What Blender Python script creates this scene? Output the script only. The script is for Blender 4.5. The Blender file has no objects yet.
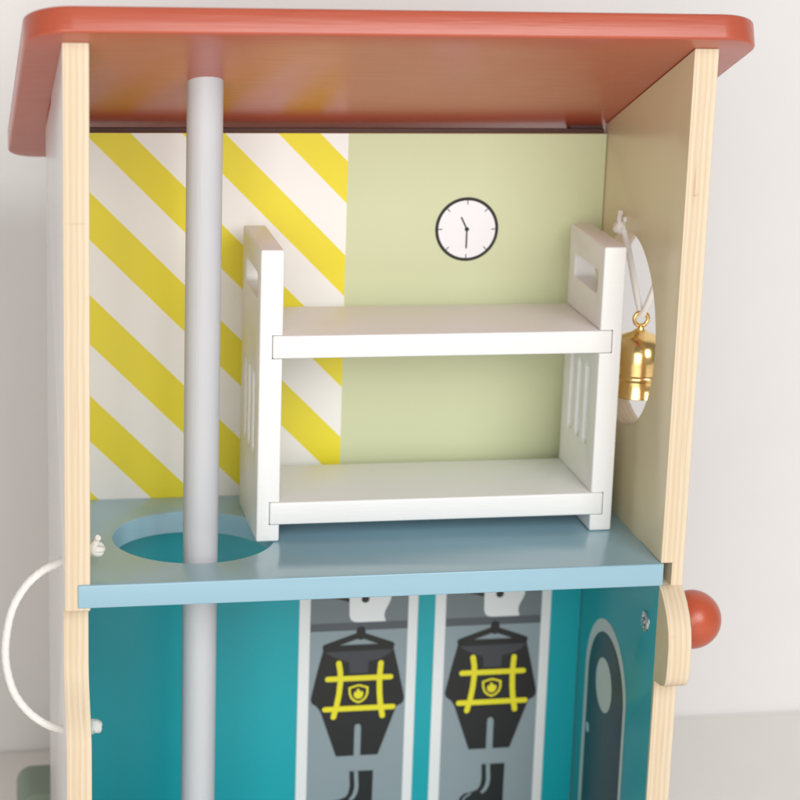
import bpy, bmesh, math, random
from mathutils import Vector, Matrix
random.seed(7)
S = 0.01                      # everything below is written in centimetres
scene = bpy.context.scene
C = scene.collection

# ------------------------------------------------------------------ camera
yaw, pitch, roll, FPX = 0.2105, -0.2655, 0.0341, 2310.29
fw = Vector((math.sin(yaw)*math.cos(pitch), math.cos(yaw)*math.cos(pitch), math.sin(pitch)))
rt = Vector((math.cos(yaw), -math.sin(yaw), 0)); up = rt.cross(fw)
r2 = math.cos(roll)*rt + math.sin(roll)*up
u2 = -math.sin(roll)*rt + math.cos(roll)*up
cam = bpy.data.objects.new('camera', bpy.data.cameras.new('camera')); C.objects.link(cam)
m = Matrix((r2, u2, -fw)).transposed().to_4x4()
m.translation = Vector((-7.4517, -102.945, 37.2874))*S
cam.matrix_world = m
cam.data.sensor_width = 36; cam.data.lens = FPX/800*36
cam.data.clip_start = 0.01; cam.data.clip_end = 50
cam.data.dof.use_dof = True; cam.data.dof.focus_distance = 1.115; cam.data.dof.aperture_fstop = 9
scene.camera = cam

# ------------------------------------------------------------------ light
w = bpy.data.worlds.new('World'); scene.world = w; w.use_nodes = True
bg = w.node_tree.nodes['Background']
bg.inputs[0].default_value = (1.0, 0.97, 0.93, 1); bg.inputs[1].default_value = 0.21
def area(name, loc, target, size, power, col=(1, 1, 1)):
    l = bpy.data.lights.new(name, 'AREA'); l.shape = 'RECTANGLE'
    l.size, l.size_y = size[0]*S, size[1]*S; l.energy = power; l.color = col
    o = bpy.data.objects.new(name, l); C.objects.link(o)
    o.location = Vector(loc)*S
    o.rotation_euler = (Vector(target)-Vector(loc)).to_track_quat('-Z', 'Y').to_euler()
    return o
area('window_light', (70, -210, 104), (14, 5, 0), (130, 130), 31, (.99, .99, 1))
area('fill_light', (-50, -185, 40), (14, 5, 5), (90, 110), 13, (1, .985, .96))
scene.view_settings.view_transform = 'Standard'; scene.view_settings.look = 'None'
scene.view_settings.exposure = 0.25; scene.view_settings.gamma = 1

# ------------------------------------------------------------------ helpers
def root_loc(p):
    while p is not None and p.parent is not None: p = p.parent
    return p.location.copy() if p is not None else Vector((0, 0, 0))
def link(name, me, mats, parent=None, smooth=35):
    off = root_loc(parent)
    if off.length: me.transform(Matrix.Translation(-off))
    if smooth:
        me.polygons.foreach_set('use_smooth', [True]*len(me.polygons))
        me.set_sharp_from_angle(angle=math.radians(smooth))
    o = bpy.data.objects.new(name, me); C.objects.link(o); o.parent = parent
    if not isinstance(mats, (list, tuple)): mats = [mats]
    if len(me.materials) == 0:
        for q in mats: me.materials.append(q)
    me.name = name
    return o
def thing(name, label, cat, loc, group=None):
    o = bpy.data.objects.new(name, None); C.objects.link(o); o.location = Vector(loc)*S
    o.empty_display_size = .02
    tag(o, label, cat, group); return o
def tag(o, label, cat, group=None):
    o['label'] = label; o['category'] = cat
    if group: o['group'] = group
    return o
def poly_area(p): return sum(p[i][0]*p[(i+1) % len(p)][1]-p[(i+1) % len(p)][0]*p[i][1] for i in range(len(p)))/2
def plate(outline, holes, thick, bevel, origin, ax, ay, az, res=3):
    """a board cut to an outline (in ax, ay), its thickness along az from the origin plane, edges rounded"""
    cu = bpy.data.curves.new('tmp', 'CURVE'); cu.dimensions = '2D'; cu.fill_mode = 'BOTH'
    for i, pl in enumerate([outline]+list(holes)):
        if (poly_area(pl) > 0) != (i == 0): pl = list(reversed(pl))
        sp = cu.splines.new('POLY'); sp.points.add(len(pl)-1)
        for k, q in enumerate(pl): sp.points[k].co = (q[0]*S, q[1]*S, 0, 1)
        sp.use_cyclic_u = True
    cu.extrude = (thick/2-bevel)*S; cu.bevel_depth = bevel*S; cu.offset = -bevel*S; cu.bevel_resolution = res
    ob = bpy.data.objects.new('tmp', cu); C.objects.link(ob)
    bpy.context.view_layer.update()
    me = bpy.data.meshes.new_from_object(ob.evaluated_get(bpy.context.evaluated_depsgraph_get()))
    bpy.data.objects.remove(ob); bpy.data.curves.remove(cu)
    bm = bmesh.new(); bm.from_mesh(me); bmesh.ops.remove_doubles(bm, verts=bm.verts, dist=1e-6)
    ax, ay, az = Vector(ax), Vector(ay), Vector(az)
    M = Matrix((ax, ay, az)).transposed().to_4x4()
    M.translation = (Vector(origin)+az*thick/2)*S
    bm.transform(M)
    bmesh.ops.recalc_face_normals(bm, faces=bm.faces)
    bm.to_mesh(me); bm.free()
    me.materials.clear()
    return me
def arc(cx, cy, r, a0, a1, n=10):
    return [(cx+r*math.cos(math.radians(a0+(a1-a0)*i/n)), cy+r*math.sin(math.radians(a0+(a1-a0)*i/n))) for i in range(n+1)]
def rrect(x0, y0, x1, y1, r, n=6):
    return arc(x1-r, y1-r, r, 0, 90, n)+arc(x0+r, y1-r, r, 90, 180, n)+arc(x0+r, y0+r, r, 180, 270, n)+arc(x1-r, y0+r, r, 270, 360, n)
def circle(cx, cy, r, n=64): return [(cx+r*math.cos(2*math.pi*i/n), cy+r*math.sin(2*math.pi*i/n)) for i in range(n)]
def box(x0, y0, z0, x1, y1, z1, bev=.08, seg=3):
    bm = bmesh.new(); bmesh.ops.create_cube(bm, size=1)
    for v in bm.verts: v.co = Vector(((x0+x1)/2+v.co.x*(x1-x0), (y0+y1)/2+v.co.y*(y1-y0), (z0+z1)/2+v.co.z*(z1-z0)))*S
    if bev: bmesh.ops.bevel(bm, geom=bm.edges[:], offset=bev*S, segments=seg, affect='EDGES', profile=.5)
    me = bpy.data.meshes.new('m'); bm.to_mesh(me); bm.free(); return me
def lathe(prof, centre, axis='Z', n=48):
    bm = bmesh.new(); rings = []
    for r, h in prof:
        ring = []
        for i in range(n):
            a = 2*math.pi*i/n
            v = Vector((r*math.cos(a), r*math.sin(a), h))
            if axis == 'X': v = Vector((v.z, v.x, v.y))
            if axis == 'Y': v = Vector((v.x, v.z, v.y))
            ring.append(bm.verts.new((Vector(centre)+v)*S))
        rings.append(ring)
    for a, b in zip(rings, rings[1:]):
        for i in range(n): bm.faces.new((a[i], a[(i+1) % n], b[(i+1) % n], b[i]))
    for ring in (rings[0], rings[-1]): bm.faces.new(ring)
    bmesh.ops.remove_doubles(bm, verts=bm.verts, dist=1e-7)
    bmesh.ops.recalc_face_normals(bm, faces=bm.faces)
    me = bpy.data.meshes.new('m'); bm.to_mesh(me); bm.free(); return me
def tube(pts, r, n=14, sub=10, lump=0, closed=False):
    """smooth cord through the points (Catmull-Rom)"""
    P = [Vector(p) for p in pts]; out = []
    L = len(P); rng = range(L if closed else L-1)
    for i in rng:
        g = (lambda k: P[k % L]) if closed else (lambda k: P[min(max(k, 0), L-1)])
        a, b, c, d = g(i-1), g(i), g(i+1), g(i+2)
        for s in range(sub):
            t = s/sub
            out.append(.5*((2*b)+(c-a)*t+(2*a-5*b+4*c-d)*t*t+(-a+3*b-3*c+d)*t**3))
    if not closed: out.append(P[-1])
    bm = bmesh.new(); rings = []; prev = None; M = len(out)
    for k, p in enumerate(out):
        t = (out[(k+1) % M]-out[k-1]) if closed else (out[min(k+1, M-1)]-out[max(k-1, 0)])
        t.normalize()
        if prev is None: prev = t.orthogonal().normalized()
        nn = (prev-t*prev.dot(t)).normalized(); prev = nn; bb = t.cross(nn)
        rings.append([bm.verts.new((p+(nn*math.cos(2*math.pi*i/n)+bb*math.sin(2*math.pi*i/n))*r*(1+lump*abs(math.sin(3*math.pi*i/n+k*.32))*2-lump))*S) for i in range(n)])
    pr = list(zip(rings, rings[1:]))+([(rings[-1], rings[0])] if closed else [])
    for a, b in pr:
        for i in range(n): bm.faces.new((a[i], a[(i+1) % n], b[(i+1) % n], b[i]))
    if not closed: bm.faces.new(rings[0]); bm.faces.new(rings[-1])
    bmesh.ops.recalc_face_normals(bm, faces=bm.faces)
    me = bpy.data.meshes.new('m'); bm.to_mesh(me); bm.free(); return me
def join_meshes(meshes):
    bm = bmesh.new()
    for q in meshes: bm.from_mesh(q)
    me = bpy.data.meshes.new('m'); bm.to_mesh(me); bm.free(); return me
def cut(me, cutter):
    """boolean difference, applied to the mesh itself"""
    a = bpy.data.objects.new('a', me); b = bpy.data.objects.new('b', cutter); C.objects.link(a); C.objects.link(b)
    md = a.modifiers.new('x', 'BOOLEAN'); md.operation = 'DIFFERENCE'; md.object = b; md.solver = 'EXACT'
    bpy.context.view_layer.update()
    r = bpy.data.meshes.new_from_object(a.evaluated_get(bpy.context.evaluated_depsgraph_get()))
    bpy.data.objects.remove(a); bpy.data.objects.remove(b); r.materials.clear(); return r
def bool_union_free(me): return me

# flat prints: list of (polygon in wall plane, layer, material index)
def flat(polys, to3d):
    bm = bmesh.new()
    for pts, layer, mi in polys:
        f = bm.faces.new([bm.verts.new(Vector(to3d(p[0], p[1], .012+.008*layer))*S) for p in pts])
        f.material_index = mi
    me = bpy.data.meshes.new('m'); bm.to_mesh(me); bm.free(); return me
def stroke(pts, wd, n=6):
    """a fat line with round ends as one polygon"""
    P = [Vector(p) for p in pts]; left, right = [], []
    h = wd/2
    for i, p in enumerate(P):
        t = (P[min(i+1, len(P)-1)]-P[max(i-1, 0)]).normalized(); nrm = Vector((-t.y, t.x))
        left.append(p+nrm*h); right.append(p-nrm*h)
    def cap(c, t):
        a0 = math.atan2(t.x, -t.y)        # angle of the left normal
        a0 = math.atan2(Vector((-t.y, t.x)).y, Vector((-t.y, t.x)).x)
        return [c+Vector((math.cos(a0-math.pi*k/n), math.sin(a0-math.pi*k/n)))*h for k in range(1, n)]
    tE = (P[-1]-P[-2]).normalized(); tS = (P[0]-P[1]).normalized()
    return [tuple(v) for v in left+cap(P[-1], tE)+right[::-1]+cap(P[0], tS)]

# ------------------------------------------------------------------ materials
def nt(name):
    mt = bpy.data.materials.new(name); mt.use_nodes = True
    return mt, mt.node_tree.nodes, mt.node_tree.links, mt.node_tree.nodes['Principled BSDF']
def mix(N, L, fac, a, b, mode='MIX'):
    x = N.new('ShaderNodeMix'); x.data_type = 'RGBA'; x.blend_type = mode
    for sock, val in ((0, fac), (6, a), (7, b)):
        if hasattr(val, 'is_output'): L.new(val, x.inputs[sock])
        elif sock == 0: x.inputs[0].default_value = val
        else: x.inputs[sock].default_value = (*val, 1)
    return x.outputs[2]
def mth(N, L, op, a, b=0.0, c=0.0):
    x = N.new('ShaderNodeMath'); x.operation = op
    for i, v in enumerate((a, b, c)):
        if hasattr(v, 'is_output'): L.new(v, x.inputs[i])
        else: x.inputs[i].default_value = v
    return x.outputs[0]
def noise(N, L, scale, detail=3, vec=None, rough=.5):
    x = N.new('ShaderNodeTexNoise'); x.inputs['Scale'].default_value = scale
    x.inputs['Detail'].default_value = detail; x.inputs['Roughness'].default_value = rough
    if vec is None:
        tc = N.new('ShaderNodeTexCoord'); vec = tc.outputs['Object']
    L.new(vec, x.inputs['Vector']); return x.outputs[0]
def scaled(N, L, sc):
    tc = N.new('ShaderNodeTexCoord'); mp = N.new('ShaderNodeMapping'); mp.inputs['Scale'].default_value = sc
    L.new(tc.outputs['Object'], mp.inputs[0]); return mp.outputs[0]
def paint(name, col, rough=.35, coat=0.0, coat_rough=.15, var=.05, bump=.02, bscale=900, grain=None, metal=0, spec=.5):
    mt, N, L, B = nt(name)
    B.inputs['Roughness'].default_value = rough; B.inputs['Metallic'].default_value = metal
    B.inputs['Coat Weight'].default_value = coat; B.inputs['Coat Roughness'].default_value = coat_rough
    B.inputs['Specular IOR Level'].default_value = spec
    n = noise(N, L, 25, 4)
    L.new(mix(N, L, n, [c*(1-var) for c in col], [min(1, c*(1+var)) for c in col]), B.inputs['Base Color'])
    n3 = noise(N, L, 60, 5)
    L.new(mth(N, L, 'MULTIPLY_ADD', n3, rough*.3, rough*.85), B.inputs['Roughness'])
    n2 = noise(N, L, bscale if grain is None else 1, 3, None if grain is None else scaled(N, L, grain))
    bp = N.new('ShaderNodeBump'); bp.inputs['Strength'].default_value = bump*10; bp.inputs['Distance'].default_value = .0002
    L.new(n2, bp.inputs['Height']); L.new(bp.outputs[0], B.inputs['Normal'])
    return mt

HX, HY, HZ = 14.0, 6.5, -22.0          # base of the toy house, cm
def coord(N, L):
    tc = N.new('ShaderNodeTexCoord'); sp = N.new('ShaderNodeSeparateXYZ'); L.new(tc.outputs['Object'], sp.inputs[0])
    return [mth(N, L, 'MULTIPLY_ADD', sp.outputs[i], 100.0, (HX, HY, HZ)[i]) for i in range(3)]
def ramp(N, L, fac, stops, interp='CONSTANT'):
    r = N.new('ShaderNodeValToRGB'); r.color_ramp.interpolation = interp; e = r.color_ramp.elements
    while len(e) < len(stops): e.new(.5)
    for i, (p, c) in enumerate(stops): e[i].position = p; e[i].color = (*c, 1)
    L.new(fac, r.inputs[0]); return r.outputs[0]

def ply_nodes(N, L, X, Y, Z, x0, thick=1.2):
    """cut edge of birch plywood: seven layers across the board"""
    t = mth(N, L, 'DIVIDE', mth(N, L, 'SUBTRACT', X, x0), thick)
    wob = noise(N, L, 1, 2, scaled(N, L, (100, 60, 25)))
    t = mth(N, L, 'ADD', t, mth(N, L, 'MULTIPLY', mth(N, L, 'SUBTRACT', wob, .5), .13))
    a, b, c = (.73, .60, .43), (.68, .53, .36), (.76, .65, .49)
    lay = ramp(N, L, t, [(0, c), (.12, b), (.155, c), (.29, b), (.42, a), (.56, b), (.60, c), (.72, a), (.74, b), (.86, c)], 'EASE')
    gr = noise(N, L, 1, 6, scaled(N, L, (1600, 900, 60)), .65)
    g = mix(N, L, mth(N, L, 'MULTIPLY', gr, .7), lay, (.56, .42, .26), 'MIX')
    big = noise(N, L, 1, 3, scaled(N, L, (20, 20, 45)))
    col = mix(N, L, mth(N, L, 'MULTIPLY', mth(N, L, 'GREATER_THAN', big, .66), .10), mix(N, L, .55, lay, g), (.55, .33, .18))
    for mx, mz, wx, wz, k in ((28.42, 18.9, .05, .75, .5), (28.47, 18.4, .16, .06, .35), (28.75, 6.3, .04, 1.1, .25), (-.55, 17.2, .5, .05, .2), (28.6, -9.5, .04, .9, .25), (-.7, 8.2, .03, 1.2, .25), (-.35, -6.6, .05, .6, .25)):
        dx = mth(N, L, 'DIVIDE', mth(N, L, 'SUBTRACT', X, mx), wx); dz = mth(N, L, 'DIVIDE', mth(N, L, 'SUBTRACT', Z, mz), wz)
        d = mth(N, L, 'ADD', mth(N, L, 'MULTIPLY', dx, dx), mth(N, L, 'MULTIPLY', dz, dz))
        f = mth(N, L, 'MULTIPLY', mth(N, L, 'EXPONENT', mth(N, L, 'MULTIPLY', d, -1.0)), mth(N, L, 'MULTIPLY', gr, k*2))
        col = mix(N, L, f, col, (.42, .20, .09))
    return col, gr

def side_mat(name, x0, painted, teal, outer):
    """board of the side walls: printed faces, bare plywood edges"""
    mt, N, L, B = nt(name); X, Y, Z = coord(N, L)
    ply, gr = ply_nodes(N, L, X, Y, Z, x0)
    ge = N.new('ShaderNodeNewGeometry'); sp = N.new('ShaderNodeSeparateXYZ'); L.new(ge.outputs['True Normal'], sp.inputs[0])
    inner = mth(N, L, 'GREATER_THAN', mth(N, L, 'MULTIPLY', sp.outputs[0], -1 if x0 > 5 else 1), .95)
    inner = mth(N, L, 'MULTIPLY', inner, mth(N, L, 'LESS_THAN', mth(N, L, 'MULTIPLY', X, 1 if x0 > 5 else -1), 28.2 if x0 > 5 else .3))
    outf = mth(N, L, 'GREATER_THAN', mth(N, L, 'MULTIPLY', sp.outputs[0], 1 if x0 > 5 else -1), .95)
    behind = mth(N, L, 'GREATER_THAN', Y, 0.06)
    n = noise(N, L, 30, 4)
    col = mix(N, L, mth(N, L, 'LESS_THAN', Z, -.6), mix(N, L, n, [c*.95 for c in painted], [c*1.05 for c in painted]), teal)
    wood = mix(N, L, gr, (.72, .60, .38), (.62, .49, .28))
    face_in = mix(N, L, behind, wood, col)
    face_out = mix(N, L, n, [c*.97 for c in outer], outer)
    L.new(mix(N, L, outf, mix(N, L, inner, ply, face_in), face_out), B.inputs['Base Color'])
    pm = mth(N, L, 'MULTIPLY', inner, behind)
    L.new(mth(N, L, 'SUBTRACT', mth(N, L, 'MULTIPLY_ADD', pm, -.33, .62), mth(N, L, 'MULTIPLY', outf, .38)), B.inputs['Roughness'])
    bp = N.new('ShaderNodeBump'); bp.inputs['Distance'].default_value = .0002
    L.new(mth(N, L, 'MULTIPLY_ADD', pm, -.28, .3), bp.inputs['Strength'])
    L.new(gr, bp.inputs['Height']); L.new(bp.outputs[0], B.inputs['Normal'])
    return mt

TEAL = (.006, .34, .385)
KHAKI = (.74, .65, .43)
GREEN = (.58, .61, .385)
YELLOW = (.77, .66, .035)
def back_mat():
    mt, N, L, B = nt('printed back board'); X, Y, Z = coord(N, L)
    s = mth(N, L, 'DIVIDE', mth(N, L, 'ADD', X, Z), 35.0)
    wht = (.83, .81, .78); y = YELLOW
    bands = [(1.36-2.4, 1.36), (4.07, 6.55), (9.25, 11.8), (14.7, 17.15), (19.9, 22.25), (24.85, 26.98), (29.78, 31.95)]
    stops = [(0, y)]
    for a, b in bands:
        if a > 0: stops.append((a/35, y))
        stops.append((b/35, wht))
    stripes = ramp(N, L, s, stops)
    n = noise(N, L, 12, 4)
    green = mix(N, L, n, [c*.96 for c in GREEN], [c*1.04 for c in GREEN])
    up_ = mix(N, L, mth(N, L, 'GREATER_THAN', X, 14.17), stripes, green)
    ge = N.new('ShaderNodeNewGeometry'); sp = N.new('ShaderNodeSeparateXYZ'); L.new(ge.outputs['True Normal'], sp.inputs[0])
    front = mth(N, L, 'LESS_THAN', sp.outputs[1], -.9)
    col = mix(N, L, mth(N, L, 'LESS_THAN', Z, -.6), up_, TEAL)
    L.new(mix(N, L, front, (.35, .24, .15), col), B.inputs['Base Color'])
    L.new(mth(N, L, 'MULTIPLY_ADD', n, .1, .27), B.inputs['Roughness'])
    bp = N.new('ShaderNodeBump'); bp.inputs['Strength'].default_value = .12; bp.inputs['Distance'].default_value = .0003
    L.new(noise(N, L, 120, 3), bp.inputs['Height']); L.new(bp.outputs[0], B.inputs['Normal'])
    return mt

M = {}
M['terra'] = paint('terracotta paint', (.46, .092, .048), .3, .18, .2, .06, .07, grain=(25, 500, 500), spec=.45)
M['blue'] = paint('pale blue paint', (.29, .475, .57), .24, .3, .18, .02, .004, 200)
M['white'] = paint('white paint', (.80, .80, .79), .38, .1, .3, .03, .06, grain=(120, 900, 900))
M['pole'] = paint('light grey paint', (.54, .545, .565), .45, 0, .2, .04, .05, grain=(900, 900, 60))
M['knob'] = paint('red orange paint', (.48, .085, .035), .3, .1, .3, .05, .04)
M['gold'] = paint('polished brass', (.88, .62, .26), .2, 0, .1, .06, .03, 300, metal=1)
M['steel'] = paint('steel', (.75, .74, .72), .22, 0, .1, .05, .03, metal=1)
M['hole'] = paint('dark recess', (.04, .04, .04), .6)
M['base'] = paint('teal paint', TEAL, .35)
M['back'] = back_mat()
M['right'] = side_mat('right side board', 28.0, KHAKI, (.007, .38, .42), (.8, .78, .76))
M['left'] = side_mat('left side board', -1.2, KHAKI, TEAL, (.80, .77, .76))
def cord_mat():
    mt, N, L, B = nt('white cotton cord'); B.inputs['Roughness'].default_value = .8
    v = noise(N, L, 1, 3, scaled(N, L, (1800, 1800, 1800)))
    L.new(mix(N, L, v, (.76, .72, .67), (.86, .84, .81)), B.inputs['Base Color'])
    bp = N.new('ShaderNodeBump'); bp.inputs['Strength'].default_value = .5; bp.inputs['Distance'].default_value = .0004
    L.new(v, bp.inputs['Height']); L.new(bp.outputs[0], B.inputs['Normal']); return mt
M['cord'] = cord_mat()
def ink(name, col, rough=.38): return paint(name, col, rough, 0, .2, .03, .01)
M['ink_white'] = ink('white ink', (.78, .77, .76)); M['ink_grey'] = ink('grey ink', (.26, .31, .33))
M['ink_dgrey'] = ink('dark grey ink', (.085, .095, .105)); M['ink_black'] = ink('black ink', (.013, .012, .011))
M['ink_collar'] = ink('charcoal ink', (.05, .05, .057)); M['ink_yellow'] = ink('yellow ink', (.80, .70, .02))
M['ink_navy'] = ink('navy ink', (.016, .035, .045), .3); M['ink_pale'] = ink('pale grey ink', (.70, .69, .64))
M['ink_grey_shade'] = ink('shaded grey ink', (.17, .19, .20)); M['ink_face'] = ink('clock face ink', (.80, .79, .82))
M['ink_sky'] = ink('pale blue ink', (.45, .66, .75))

# ------------------------------------------------------------------ setting
tb = link('table', box(-250, -150, -26, 300, 31.2, HZ, .3), paint('cream table', (.93, .905, .875), .5, 0, .3, .03, .02, 60))
tb['kind'] = 'structure'
wl = link('wall', box(-350, 31.3, -150, 420, 36, 250, 0), paint('off-white wall', (.79, .775, .76), .75, 0, .3, .02, .02, 40))
wl['kind'] = 'structure'

# ------------------------------------------------------------------ toy house
SL = 0.4112; ZT = 25.30
house = thing('toy_fire_station', 'open wooden toy fire station with sloping terracotta roof and pale blue middle floor on table', 'toy house', (HX, HY, HZ))
ang = math.atan(SL); ca, sa = math.cos(ang), math.sin(ang)
# roof
y_f, y_b = -1.45, 20.8
out = []
xl, xr, uf, ub = -2.85, 31.0, y_f/ca, y_b/ca
out = arc(xr-2.1, uf+2.1, 2.1, -90, 0)+arc(xr-1.6, ub-1.6, 1.6, 0, 90)+arc(xl+1.6, ub-1.6, 1.6, 90, 180)+arc(xl+2.1, uf+2.1, 2.1, 180, 270)
link('roof', plate(out, [], 1.22, .14, (0, 0, ZT+.02), (1, 0, 0), (0, ca, -sa), (0, sa, ca)), M['terra'], house)
# side boards, profiles in (y, z)
def top(y): return ZT-SL*y
def right_profile():
    p = [(0, top(0)), (13.6, top(13.6)), (13.6, HZ), (-.1, HZ), (-.15, -6.2)]
    p += [(-.35, -6.15), (-1.2, -6.05)]+arc(-1.15, -5.25, .75, -95, -180, 6)[0:]
    p += [(-1.95, -4.6), (-1.93, -3.6), (-1.75, -2.9), (-1.35, -2.25), (-.85, -1.75), (-.35, -1.38), (0, -1.17)]
    return p
hole_r = circle(8.1, 10.02, 5.02, 96)
rp = plate(right_profile(), [hole_r], 1.2, .06, (28, 0, 0), (0, 1, 0), (0, 0, 1), (1, 0, 0), 2)
rp = cut(rp, box(27.5, -2, -1.17, 28.58, 3.5, .02, 0))
link('side_wall', rp, M['right'], house)['label'] = 'right side board with round window and bulging edge'
def left_profile():
    p = [(0, top(0)), (8.6, top(8.6)), (8.8, top(8.8)-.26), (13.4, top(13.4)-.26), (13.6, top(13.6)-.26), (13.6, HZ), (-.9, HZ), (-.75, -10)]
    for i in range(9):
        t = i/8; s = t*t*(3-2*t); p.append((-.7+1.9*s, -8.2+3.8*t))
    p += [(1.2, -3.2), (1.2, -1.6), (1.15, -1.42), (.95, -1.38), (.08, -1.35), (0, -1.27)]
    return p
link('side_wall', plate(left_profile(), [], 1.2, .06, (-1.2, 0, 0), (0, 1, 0), (0, 0, 1), (1, 0, 0), 2), M['left'], house)['label'] = 'left side board with the white cord handle'
# back board
link('back_wall', box(0.02, 13.06, HZ+.2, 27.98, 13.56, 19.3, .02, 1), M['back'], house)
link('roof_gap_shade', join_meshes([box(.02, 13.6, 18.6, 27.98, 13.85, 19.46, .02, 1), box(26.2, 13.9, 18.8, 27.98, 14.6, 19.66, .02, 1)]), paint('gap shade brown', (.10, .045, .035), .6), house)  # added dark strip and corner block, painted shade for the gap under the roof
# middle floor with the pole hole
fl = plate(rrect(-.6, -.12, 28.15, 13.04, .12, 2), [circle(5.6, 6.5, 4.02, 96)], 1.15, .07, (0, 0, -1.15), (1, 0, 0), (0, 1, 0), (0, 0, 1))
link('middle_floor', fl, M['blue'], house)
link('ground_floor', box(.02, 0, HZ+.02, 27.98, 13.0, HZ+1.2, .05), M['base'], house)
# pole
link('pole', lathe([(.87, HZ+1.2), (.87, 0), (.87, 23.6)], (5.9, 6.1, 0)), M['pole'], house)
# orange ball knob and its bolt
def ball_prof(r, n=24, cutx=-.9):
    return [(r*math.sin(math.pi*i/n), -r*math.cos(math.pi*i/n)) for i in range(n+1)]
kb = link('ball_knob', join_meshes([lathe([(max(a, .0001), b) for a, b in ball_prof(1.5)], (30.35, 1.55, -3.62), 'X'),
                               lathe([(.55, 0), (.55, .5)], (29.15, 1.55, -3.62), 'X')]), M['knob'], house)
bw = lathe([(.56, 0), (.56, -.03), (.50, -.10), (.36, -.13), (.30, -.13), (.28, -.03), (.001, -.03)], (28, 1.75, -3.7), 'X')
bo = link('bolt', bw, M['steel'], house)
sc = join_meshes([lathe([(.24, -.03), (.24, -.14), (.18, -.19), (.001, -.2)], (28, 1.75, -3.7), 'X')])
link('screw_head', sc, M['steel'], bo)
# cord handle
hp = [(.5, 2.0, .95), (-.6, 2.0, .75), (-1.35, 2.0, .42), (-2.1, 2, .08), (-2.9, 2, -.65), (-3.55, 2, -1.8), (-3.87, 2, -3.3), (-3.88, 2, -4.6), (-3.55, 2, -6.0), (-2.9, 2, -7.05), (-2.1, 2, -7.75), (-1.3, 2, -8.1), (-.4, 2, -8.2), (.3, 2, -8.1)]
hd = link('cord_handle', tube(hp, .19, n=24, sub=28, lump=.035), M['cord'], house)
def knot(c, r, seed):
    rnd = random.Random(seed); ms = []
    for k in range(3):
        ax = Vector((rnd.uniform(-1, 1), rnd.uniform(-1, 1), rnd.uniform(-1, 1))).normalized(); a = ax.orthogonal().normalized(); b = ax.cross(a)
        ms.append(tube([Vector(c)+(a*math.cos(t)+b*math.sin(t))*r+ax*.1*math.sin(2*t) for t in [i*math.pi/4 for i in range(8)]], .17, closed=True, sub=6))
    return join_meshes(ms)
kn1 = join_meshes([knot((.42, 2, 1.1), .26, 3), tube([(.45, 2, 1.3), (.42, 1.95, 1.55), (.5, 1.8, 1.7)], .15)])
link('knot', kn1, M['cord'], hd)
link('knot', knot((.30, 2, -8.05), .24, 5), M['cord'], hd)

# clock print on the back board
WP = lambda x, z, d: (x, 13.06-d, z)
cx, cz, R0 = 20.6, 14.25, 1.7
polys = [(circle(cx, cz, R0, 64), 0, 0), (circle(cx, cz, R0-.17, 64), 1, 1)]
for k in range(8):
    a = math.radians(45*k); d = Vector((math.sin(a), math.cos(a)))
    c0 = Vector((cx, cz))
    q = [c0+d*(R0-.15), c0+d*(R0-.38)]; nrm = Vector((-d.y, d.x))*.025
    polys.append(([tuple(q[0]+nrm), tuple(q[0]-nrm), tuple(q[1]-nrm), tuple(q[1]+nrm)], 2, 0))
ck = link('clock', flat(polys, WP), [M['ink_black'], M['ink_face']], house, 0)
link('clock_hand', flat([(stroke([(cx, cz), (cx-.31, cz+.62)], .085), 3, 0), (circle(cx, cz, .115, 20), 4, 0)], WP), M['ink_black'], ck, 0)
link('clock_hand', flat([(stroke([(cx, cz), (cx, cz-.98)], .085), 3, 0)], WP), M['ink_black'], ck, 0)

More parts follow.
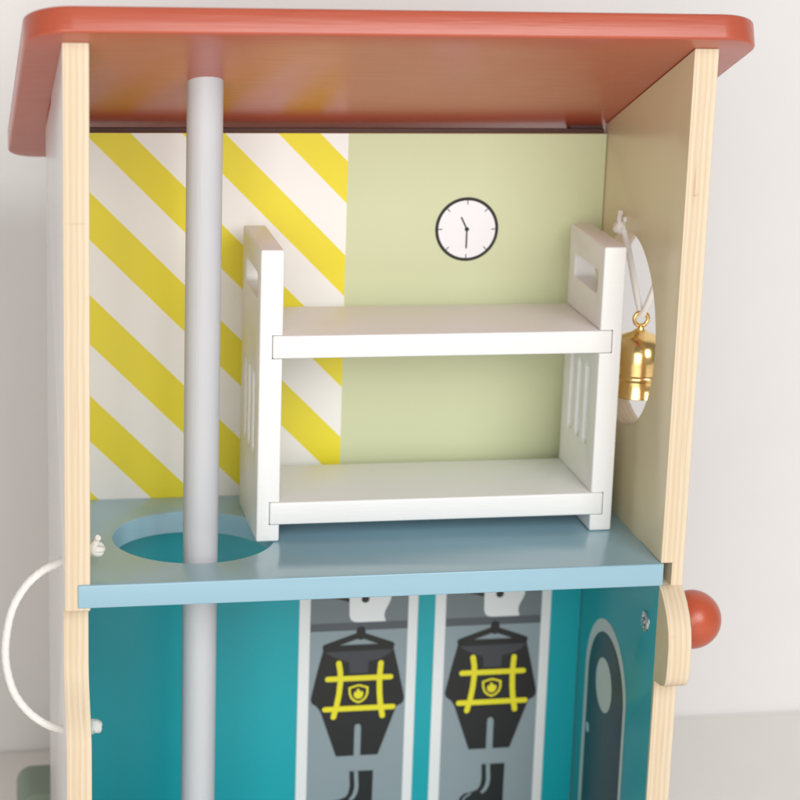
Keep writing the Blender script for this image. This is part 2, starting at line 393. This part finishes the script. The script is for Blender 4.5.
# printed lockers
def locker(dx):
    def sh(pl): return [(x+dx, z) for x, z in pl]
    zb = -21
    P = [(sh([(12.18, -.8), (18.74, -.8), (18.74, zb), (12.18, zb)]), 0, 0), (sh([(12.78, -1.3), (18.2, -1.3), (18.2, zb+.6), (12.78, zb+.6)]), 1, 1),
         (sh([(12.78, -1.3), (18.2, -1.3), (18.2, -7.5), (12.78, -7.5)]), 2, 2)]  # upper part is the same locker grey, with its shading painted in
    lk = link('locker', flat(P, WP), [M['ink_white'], M['ink_grey'], M['ink_grey_shade']], house, 0)
    link('rail', flat([(sh([(12.79, -7.47), (18.19, -7.47), (18.19, -7.93), (12.79, -7.93)]), 3, 0)], WP), M['ink_dgrey'], lk, 0)
    hm = [(14.91, -6.0), (14.93, -7.05), (15.0, -7.27), (15.15, -7.41), (15.41, -7.46), (16.95, -7.46), (16.88, -7.2), (16.87, -7.0), (16.93, -6.78), (17.08, -6.5), (17.2, -6.2), (17.24, -5.6), (17.1, -4.9), (16.6, -4.2), (15.8, -3.95), (15.1, -4.2), (14.75, -4.9), (14.4, -5.6), (14.0, -6.0), (14.42, -6.1)]
    link('helmet', flat([(sh(hm), 4, 0), (sh(circle(15.79, -6.13, .22, 24)), 5, 1), (sh([(13.9, -6.0), (14.42, -6.12), (14.9, -6.27), (14.9, -6.0)]), 5, 1)], WP), [M['ink_white'], M['ink_black']], lk, 0)
    link('clothes_hanger', flat([(sh(stroke([(15.6, -7.95), (15.6, -8.25)], .5)), 4, 0), (sh(stroke([(15.55, -8.2), (13.66, -8.85)], .34)), 5, 0),
        (sh(stroke([(15.6, -8.2), (17.32, -8.85)], .34)), 6, 0), (sh(stroke([(13.66, -8.92), (17.3, -8.92)], .32)), 7, 0)], WP), M['ink_black'], lk, 0)
    jk = [(13.55, -8.95), (17.42, -8.95), (17.75, -10.3), (18.11, -11.9), (18.1, -12.15), (17.98, -12.34), (17.72, -12.45), (17.6, -12.75), (16.73, -15.3), (15.76, -15.3), (15.76, -13.63), (15.7, -13.47), (15.57, -13.41), (15.43, -13.47), (15.38, -13.63), (15.38, -15.3), (14.39, -15.3), (13.46, -12.6), (13.25, -12.3), (12.98, -12.1), (12.9, -11.85), (13.2, -10.4)]
    Lp = [(sh(jk), 8, 0), (sh([(13.63, -9.12), (17.42, -9.08), (17.2, -9.32), (16.93, -9.5), (16.5, -9.66), (16.06, -9.74), (16.04, -10.42), (15.03, -10.42), (14.97, -9.76), (14.5, -9.6), (14.1, -9.42)]), 9, 1)]
    for k, (q) in enumerate(([(14.41, -9.79), (14.50, -10.3), (14.52, -10.9), (14.46, -11.6), (14.34, -12.3), (14.18, -12.95)], [(16.75, -9.86), (16.71, -10.4), (16.70, -10.95), (16.72, -11.6), (16.79, -12.3), (16.92, -12.98)], [(13.81, -10.70), (17.31, -10.70)], [(13.69, -12.47), (17.49, -12.47)])):
        Lp.append((sh(stroke(q, .31)), 10+k, 2))
    shd = [(14.97, -11.22), (15.25, -11.13), (15.54, -11.05), (15.82, -11.13), (16.09, -11.22), (16.09, -11.6), (15.99, -11.88), (15.8, -12.07), (15.55, -12.18), (15.3, -12.07), (15.1, -11.88), (15.0, -11.6)]
    c = Vector((15.54, -11.58))
    sc = lambda pl, f: [tuple(c+(Vector(q)-c)*f) for q in pl]
    Lp += [(sh(shd), 14, 2), (sh(sc(shd, .78)), 15, 0)]
    fl_ = [(15.5, -11.28), (15.62, -11.42), (15.7, -11.52), (15.75, -11.42), (15.82, -11.6), (15.76, -11.78), (15.66, -11.88), (15.52, -11.91), (15.38, -11.86), (15.28, -11.74), (15.28, -11.55), (15.34, -11.46), (15.42, -11.52), (15.42, -11.4)]
    Lp.append((sh(fl_), 16, 2))
    link('firefighter_uniform', flat(Lp, WP), [M['ink_black'], M['ink_collar'], M['ink_yellow']], lk, 0)
    bt = [(15.18, -16.25), (16.51, -16.25), (16.5, -18.14), (16.53, -18.96), (16.2, -19.3), (14.0, -19.3), (13.85, -18.7), (14.02, -18.2), (14.23, -18.0), (14.73, -17.89), (15.0, -17.78), (15.15, -17.55), (15.22, -17.15)]
    link('boot', flat([(sh(bt), 4, 0), (sh([(15.43, -16.26), (15.66, -16.26), (15.71, -17.18), (15.66, -17.55), (15.52, -17.85), (15.3, -18.05), (15.17, -17.95), (15.33, -17.75), (15.44, -17.5), (15.49, -17.17)]), 5, 1),
        (sh(stroke([(14.6, -18.0), (14.25, -18.25), (14.15, -18.6)], .1)), 5, 1)], WP), [M['ink_black'], M['ink_grey']], lk, 0)
    return lk
locker(0)['label'] = 'left printed locker with hanging uniform'
locker(7.53)['label'] = 'right printed locker with hanging uniform'

# printed door on the inside of the right board
RP = lambda y, z, d: (28-d, y, z)
def arch(y0, y1, zt, zb, n=24):
    r = (y1-y0)/2; c = (y0+y1)/2
    return [(c+r*math.cos(math.pi*i/n), zt-r+r*math.sin(math.pi*i/n)) for i in range(n+1)]+[(y0, zb), (y1, zb)]
dr = link('printed_door', flat([(arch(4.05, 11.5, -6.05, HZ+1.3), 0, 0), (arch(4.5, 10.95, -6.75, HZ+1.3), 1, 1)], RP), [M['ink_pale'], M['ink_navy']], house, 0)
link('porthole', flat([([(8.0+1.45*math.cos(t*math.pi/20), -9.72+1.5*math.sin(t*math.pi/20)) for t in range(40)], 2, 0)], RP), M['ink_pale'], dr, 0)
link('door_knob', flat([(circle(10.45, -13.18, .3, 20), 3, 0)], RP), M['ink_sky'], dr, 0)

# ------------------------------------------------------------------ bunk bed
bed = thing('bunk_bed', 'white wooden toy bunk bed with two bare boards, standing on the pale blue floor', 'toy bed', (17.8, 8.7, 0))
yf, yb = 5.2, 11.5
def headboard(x):
    slot = rrect(6.2, 12.25, 10.4, 13.45, .3)
    vs = [rrect(y-.35, 4.2, y+.35, 8.35, .3) for y in (7.0, 8.4, 9.8)]
    me = plate(rrect(yf, .02, yb, 14.85, .12, 3), [slot]+vs, 1.15, .1, (x, 0, 0), (0, 1, 0), (0, 0, 1), (1, 0, 0))
    for z0, z1 in ((9.44, 10.6), (.92, 2.08)):          # housings for the boards, a hair larger than the boards
        a, b = (9.195, 10.2) if x < 15 else (25.4, 26.455)
        me = cut(me, box(a, 5.0, z0-.02, b, 11.45, z1+.02, 0))
    link('end_panel', me, M['white'], bed)
headboard(8.58); headboard(25.8)
for z0, z1 in ((9.44, 10.6), (.92, 2.08)):
    link('bed_board', box(9.22, 5.12, z0, 26.42, 11.4, z1, .09), M['white'], bed)

# ------------------------------------------------------------------ brass bell
bell = thing('bell', 'small shiny brass bell hanging on a white cord in the round window', 'bell', (28.65, 7.5, 6.7))
bx, by = 28.65, 7.5
prof = [(.05, 10.1), (.3, 10.05), (.42, 9.92), (.75, 9.8), (1.1, 9.62), (1.35, 9.35), (1.47, 8.95), (1.5, 8.5), (1.5, 7.9), (1.57, 7.85), (1.59, 7.74), (1.57, 7.62), (1.5, 7.57), (1.5, 7.4), (1.54, 7.05), (1.62, 6.82), (1.64, 6.74), (1.56, 6.69), (1.42, 6.9), (1.36, 8), (1.2, 9.2), (.05, 9.6)]
link('bell_body', lathe(prof, (bx, by, 0)), M['gold'], bell, 50)
link('hanging_loop', join_meshes([tube([(bx+.36*math.cos(t*math.pi/6), by, 10.62+.36*math.sin(t*math.pi/6)) for t in range(12)], .11, closed=True, sub=4),
    lathe([(.2, 10.05), (.16, 10.2), (.2, 10.3), (.01, 10.32)], (bx, by, 0))]), M['gold'], bell)
link('clapper', join_meshes([lathe([(.06, 9.4), (.06, 7.2)], (bx, by, 0)), lathe([(max(.001, .28*math.sin(math.pi*i/10)), 6.95-.28*math.cos(math.pi*i/10)) for i in range(11)], (bx, by, 0))]), M['gold'], bell)
cd = link('cord', join_meshes([tube([(bx, by, 10.8), (28.45, 7.9, 11.8), (28.2, 8.6, 13.6), (27.95, 9.1, 14.9), (27.85, 9.2, 15.3)], .17),
    tube([(bx, by, 10.8), (28.9, 7.2, 11.6), (29.3, 7.2, 13.2), (29.45, 8.4, 15.0), (29.4, 9.0, 15.6), (28.6, 9.1, 15.65), (27.85, 9.1, 15.45)], .17)]), M['cord'], bell)
link('knot', join_meshes([knot((27.72, 9.2, 15.1), .2, 11), tube([(27.7, 9.2, 15.2), (27.6, 8.9, 15.6), (27.55, 8.6, 15.95)], .13)]), M['cord'], cd)

# ------------------------------------------------------------------ sage block behind the station
gb = link('wooden_block', plate(rrect(-2.75, HZ+.02, 2.5, -18.2, .9), [], 4, .3, (0, 16.6, 0), (1, 0, 0), (0, 0, 1), (0, 1, 0)), paint('sage paint', (.20, .26, .20), .5))
tag(gb, 'rounded sage green block on the table behind the left side of the toy station', 'block')
